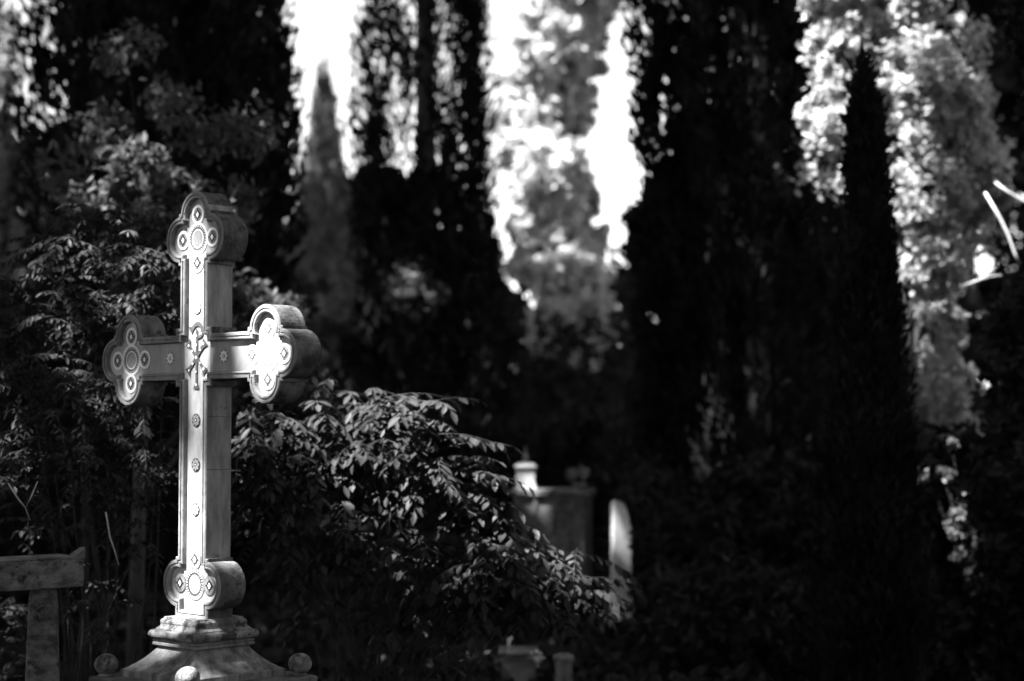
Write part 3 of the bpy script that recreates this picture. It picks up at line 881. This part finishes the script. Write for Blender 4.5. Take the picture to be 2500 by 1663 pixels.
# a dead twig hanging down at the left and a forked one
for (lab, pts) in (('bare pale twig hanging between the left vine and the cross foot', [(258, 1250), (262, 1272), (268, 1310), (280, 1345), (290, 1380)]),
                   ('bare forked twig at the left edge of the photo', [(20, 1180), (42, 1215), (62, 1240), (75, 1215), (92, 1175)])):
    m = MB(); q = [at(x, y, 6.9) for x, y in pts]
    m.tube([p - q[0] for p in q], [0.003, 0.0035, 0.004, 0.003, 0.0018], 6)
    m.tube([q[2] - q[0], q[2] - q[0] + Vector((0.02, 0, -0.05))], [0.002, 0.001], 5)
    ob = m.build('twig', M['twig']); ob.location = q[0]; tag(ob, lab, 'twig')
for (lab, pts) in (('bare pale branch slanting down at the right edge', [(2405, 470), (2440, 530), (2460, 570), (2478, 620), (2492, 650)]),
                   ('short bare branch at the right edge above the slanting one', [(2430, 445), (2455, 465), (2480, 480), (2500, 492), (2530, 505)]),
                   ('short horizontal pale branch low in the sunlit tree', [(2345, 700), (2375, 690), (2400, 680), (2420, 675), (2445, 672)])):
    m = MB(); q = [at(x, y, 12.2) for x, y in pts]
    m.tube([p - q[0] for p in q], [0.007, 0.010, 0.009, 0.007, 0.005], 7)
    ob = m.build('branch', M['twig']); ob.location = q[0]; tag(ob, lab, 'branch')

# ------------------------------------------------------------------ pines added out of view to shape sun and shade
# sun-plane: points that share a sun ray share (a, b)
e1 = np.array(Vector((-SUN.y, SUN.x, 0)).normalized()); s_ = np.array(SUN); e2 = np.cross(s_, e1)
def ab(p):
    p = np.asarray(p, float)
    return np.stack([p @ e1, p @ e2], -1)
# gaps shaped into the added pine canopy for sun patches: (px, py, distance, radius in px, coverage left inside)
gaps = [
    # the cross
    (672, 850, 6.0, 74, 0.0), (640, 935, 6.0, 30, 0.2), (600, 800, 6.05, 18, .6), (300, 965, 6.45, 18, 0.2), (450, 575, 6.2, 34, 0.0), (470, 700, 6.2, 20, 0.0), (475, 790, 6.2, 20, 0.0),
    (455, 900, 6.2, 22, 0.5), (480, 1010, 6.2, 36, 0.5), (478, 1200, 6.2, 34, 0.5), (480, 1290, 6.2, 40, 0.8), (480, 1380, 6.2, 44, 0.2), (470, 1440, 6.2, 44, 0.8), (420, 1545, 6.2, 18, 0.0), (380, 1600, 6.2, 38, 1.2),
    (450, 1632, 5.9, 40, 0.0), (295, 855, 6.45, 50, 1.2), (735, 1610, 6.2, 22, 3.0), (265, 1605, 6.3, 26, 1.4), (700, 790, 6.05, 30, 0.6),
    (118, 1545, 6.95, 22, 4.6), (100, 1395, 6.95, 40, 4.5),
    # pale bush behind the head
    (330, 470, 10.5, 110, 0.4), (400, 500, 10.5, 50, 0.2), (340, 560, 10.5, 60, 0.4), (560, 500, 10.7, 35, .2), (650, 740, 10.6, 60, .8), (260, 290, 15.5, 50, 1.0), (235, 310, 10.8, 26, .4), (275, 265, 10.9, 24, .6), (500, 330, 10.9, 22, .6), (300, 100, 11, 22, .8), (390, 230, 11, 26, .8), (640, 330, 11, 24, .8),
    # flecks on the vines
    (265, 965, 7.3, 26, .0), (190, 900, 7.6, 22, 0), (45, 1210, 7.4, 26, 0), (30, 1290, 7.6, 20, 0), (30, 1520, 8.2, 30, 0), (40, 1610, 8.2, 30, 0), (165, 1235, 7.4, 14, 0), (300, 1270, 7.4, 12, 0),
    (980, 1000, 7.85, 70, 0.0), (870, 985, 8.05, 50, 0.2), (940, 1090, 7.85, 60, 0.3), (1080, 1120, 7.85, 65, 0.0), (800, 960, 8.05, 40, 0.5), (650, 1090, 7.85, 70, 0.4), (1250, 1300, 7.85, 60, 0.5), (1370, 1370, 7.95, 70, 0.3), (1180, 1290, 7.85, 50, .8),
    (960, 1360, 7.85, 35, 0.2), (1400, 1470, 7.95, 60, 0.2), (1300, 1500, 7.95, 50, .6), (1160, 1230, 7.85, 50, .5), (720, 1190, 7.85, 60, 0.8), (1110, 1370, 7.95, 35, .6),
    # background graves
    (1283, 1162, 16, 20, 0.0), (1520, 1255, 14, 34, 0.9), (1515, 1360, 14, 30, 2.4), (1515, 1430, 14, 30, 2.8), (1510, 1505, 14, 10, 1.0), (1400, 1210, 16, 50, 3.2), (1330, 1260, 16, 60, 3.6), (1400, 1340, 16, 50, 3.6), (1245, 1570, 10.5, 6, 0.8), (1316, 1600, 10.5, 6, 0.4),
    # sunlit tree between the gaps
    (1360, 60, 30, 130, 0.1), (1290, 200, 30.3, 70, 0.2), (1245, 280, 30.4, 60, .1), (1270, 430, 30.4, 60, .1), (1300, 340, 30.3, 60, .3), (1435, 40, 30.6, 70, .1), (1430, 560, 30.5, 60, .5), (1360, 250, 30, 120, 0.2), (1370, 400, 30, 100, 0.4), (1350, 540, 30, 80, 0.5), (1440, 160, 30.5, 90, 0.5), (1380, 640, 30, 60, 1.0),
    (785, 250, 40, 70, 0.8), (790, 420, 40, 50, 1.0), (20, 200, 24, 60, 0.5), (30, 80, 24, 50, .6), (995, 720, 20, 50, 0.7), (20, 540, 12, 20, 0.3),
    # sunlit tree on the right
    (2040, -40, 13.5, 110, 0.1), (2050, 120, 13.5, 90, 0.05), (2045, 270, 13.5, 90, 0.1), (2040, 400, 13.5, 60, 0.15), (2055, 480, 13.5, 25, 0.2), (2170, 30, 13.5, 90, 0.5), (2230, 170, 13.5, 90, 0.5), (2215, 320, 13.5, 75, 0.15),
    (2250, 450, 13.5, 75, 0.1), (2340, 430, 13.8, 70, 0.5), (2250, 580, 13.5, 75, 0.1), (2280, 700, 13.5, 75, 0.2), (2280, 820, 13.5, 60, 0.3), (2360, 620, 13.8, 60, 0.8), (2350, 800, 13.6, 40, .6), (2290, 900, 13.5, 30, .5),
    (2370, 690, 12.2, 50, 0.3), (2450, 560, 12.2, 50, 0.2), (2490, 480, 12.2, 30, 0.2), (2300, 1165, 11.2, 30, 0.), (2352, 1290, 11.2, 44, 0.), (2322, 1082, 11.2, 20, 0), (2470, 1285, 11.2, 18, 0), (2330, 260, 13.7, 70, .5), (2400, 470, 13.7, 60, .3), (2275, 1480, 11.2, 14, .8), (1975, 410, 16.5, 24, 0.1),
    (1505, 1110, 17, 20, .1), (1390, 840, 20, 22, .1), (1500, 1020, 18, 12, 0), (1435, 1030, 19, 14, .1)
]
fr = random.Random(5)
for k in range(13):      # small random flecks: left vine, then right vine
    gaps.append((fr.uniform(0, 440), fr.uniform(540, 1000) if k < 9 else fr.uniform(1000, 1300), 7.7, fr.uniform(12, 32), fr.choice((.2, 1, 2))))
for k in range(26):
    u_ = fr.random(); px_ = 600 + 850 * u_
    gaps.append((px_, 960 + 420 * u_ + fr.uniform(-20, 330), 7.9, fr.uniform(14, 36), fr.choice((0, .4, 1))))
for k in range(16):      # flecks on the dark cypresses
    gaps.append((fr.uniform(1450, 2080), fr.uniform(80, 1350), 16.3, fr.uniform(5, 14), 0))
for k in range(12):
    gaps.append((fr.uniform(480, 1300), fr.uniform(350, 760), 20.0, fr.uniform(8, 18), 0))
GC = np.array([ab(at(g_[0], g_[1], g_[2])) for g_ in gaps])
GR = np.array([g_[3] * g_[2] / F for g_ in gaps])
GK = np.array([g_[4] for g_ in gaps]) * 0.55
GR = GR * 1.15
GR = GR + np.where(GK < 0.7, 0.05, 0.0)
Z_LO, Z_HI = 13.5, 18.5
# cells of the sun plane that matter
S3 = []
for _ in range(90000):
    Y = random.uniform(1.5, 50) ; hw = 0.33 * Y + 1.2
    S3.append((random.uniform(-hw, hw), Y, random.uniform(0, min(13.0, 3.0 + 0.30 * Y))))
for _ in range(9000):
    S3.append((random.uniform(-9, 9), random.uniform(-11, 4), random.uniform(0, 4)))
cells = np.unique(np.floor(ab(np.array(S3))).astype(int), axis=0)
KOUT = 4.0
def place(abp):
    n = len(abp)
    z = rng.uniform(Z_LO, Z_HI, n)
    base = abp[:, :1] * e1 + abp[:, 1:] * e2
    t = (z - base[:, 2]) / s_[2]
    P = base + t[:, None] * s_
    low = np.maximum(0, (1.6 + 0.262 * P[:, 1]) - P[:, 2])       # keep the crowns clear of the view
    return P + (low / (s_[2] - 0.262 * s_[1]))[:, None] * s_
LB = 0.36                      # half length of a large needle tuft
areaB = LB * LB * 0.5 * 1.55 * 0.75
nb = int(KOUT / areaB)
pb = np.repeat(cells, nb, 0) + rng.uniform(0, 1, (len(cells) * nb, 2))
D = np.linalg.norm(pb[:, None, :] - GC[None], axis=2) - GR[None]
pb = pb[D.min(1) > 0.42]
LS = 0.085
areaS = LS * LS * 0.5 * 1.55 * 0.75
ps = []
for (c, r, kk) in zip(GC, GR, GK):
    Rr = r + 0.60
    n_ = int(KOUT * math.pi * Rr * Rr / areaS)
    a = rng.uniform(0, 2 * math.pi, n_); q = Rr * np.sqrt(rng.uniform(0, 1, n_))
    ps.append(np.stack([c[0] + q * np.cos(a), c[1] + q * np.sin(a)], 1))
ps = np.concatenate(ps)
D = np.linalg.norm(ps[:, None, :] - GC[None], axis=2)
inside = D < GR[None]
cover = np.where(inside, GK[None], KOUT).min(1)
mult = (D < (GR[None] + 0.60)).sum(1)          # how many gaps sampled this spot
keep = rng.uniform(0, 1, len(ps)) < (cover / KOUT) / np.maximum(mult, 1)
ps = ps[keep]
PB, PS = place(pb), place(ps)
pines = [(-10, 3), (-11, 15), (-13, 28), (-17, 41), (3.5, -5), (8.5, 13), (12, 27), (17, 42), (-24, 20)]
pc = np.array(pines, float)
def nearest(P):
    return np.argmin(((P[:, None, :2] - pc[None]) ** 2).sum(2), 1)
nB, nS = nearest(PB), nearest(PS)
where = ['left of the camera', 'left of the cross and the table tomb', 'far to the left of the graves', 'far left behind the cypresses', 'behind the camera', 'right of the narrow dark spire', 'far to the right of the graves', 'far right behind the cypresses', 'outermost on the left']
def upright_leaves(name, P, L, W, m, parent):
    n = len(P)
    nn = unit(np.array(s_) + rng.normal(size=(n, 3)) * 0.45)
    A = unit(np.cross(nn, rand_dirs(n))); B = np.cross(nn, A)
    return link(name, leaf_mesh(name, P, A * L, B * W, 0.1), parent, m)
for i, (x, y) in enumerate(pines):
    t = empty('shade_pine', (x, y, 0)); tag(t, 'added unseen umbrella pine shading the graves, %s' % where[i], 'tree', 'added pines shading the graves')
    tr = MB(); tr.tube([(0, 0, -0.1), (0.2, 0.1, 5), (-0.1, 0.1, 10), (0, 0, 14.5 + max(0, 0.27 * (y + 6.5) - 9.4))], [0.42, 0.36, 0.3, 0.2], 10)
    up = max(0.0, 1.6 + 0.27 * (y + 6.5) - 11.0)
    for q in range(9):
        a = q * 0.7 + i
        lp = [Vector((0, 0, 11.2 + 0.25 * q + up)), Vector((2.6 * math.cos(a), 2.6 * math.sin(a), 14.3 + up)), Vector((6.0 * math.cos(a), 6.0 * math.sin(a), 17.0 + up))]
        sm = np.array([[*(lp[k_].lerp(lp[k_ + 1], f_) + Vector((x, y, 0)))] for k_ in (0, 1) for f_ in np.linspace(0, 1, 14)])
        if (np.linalg.norm(ab(sm)[:, None] - GC[None], axis=2) - GR[None]).min() < 0.2:
            continue                     # no limb crosses a gap
        tr.tube(lp, [0.14, 0.09, 0.03], 6)
    ob = tr.build('trunk', M['bark'], t)
    A_ = PB[nB == i] - np.array([x, y, 0])
    if len(A_): upright_leaves('crown', A_, LB, LB * 0.85, M['pine'], t)
    A_ = PS[nS == i] - np.array([x, y, 0])
    if len(A_) > 400: upright_leaves('needle_tufts', A_, LS, LS * 0.85, M['pine'], t)
# tall hedges added out of view to block skylight behind and beside the viewer
def hedge(x0, y0, x1, y1, h, label):
    a, b = Vector((x0, y0, 0)), Vector((x1, y1, 0)); L = (b - a).length
    t = empty('hedge', (x0, y0, 0), math.atan2(y1 - y0, x1 - x0)); tag(t, label, 'hedge', 'added hedges blocking skylight')
    n = int(L * h * 60)
    P = np.stack([rng.uniform(0, L, n), rng.uniform(-0.45, 0.45, n), rng.uniform(0, h, n) + rng.normal(0, .08, n)], 1)
    leaves('foliage', P[P[:, 2] > 0.02], 0.17, 0.08, M['pine'], t)
    st = MB()
    for k in range(int(L / 1.2)):
        st.tube([(0.6 + 1.2 * k, 0, -0.05), (0.62 + 1.2 * k, 0.05, h * 0.8)], [0.05, 0.02], 6)
    st.build('stem', M['bark'], t)
hedge(-8, -7, 6.5, -7, 12.5, 'added skylight-blocking hedge behind the viewer')
hedge(6.8, -6.5, 6.8, 11, 12, 'added skylight-blocking hedge on the right outside the photo')
hedge(-8.5, 12, -8.5, -6.5, 10.5, 'added skylight-blocking hedge on the left outside the photo')
print('canopy', len(PB), len(PS), 'cells', len(cells))
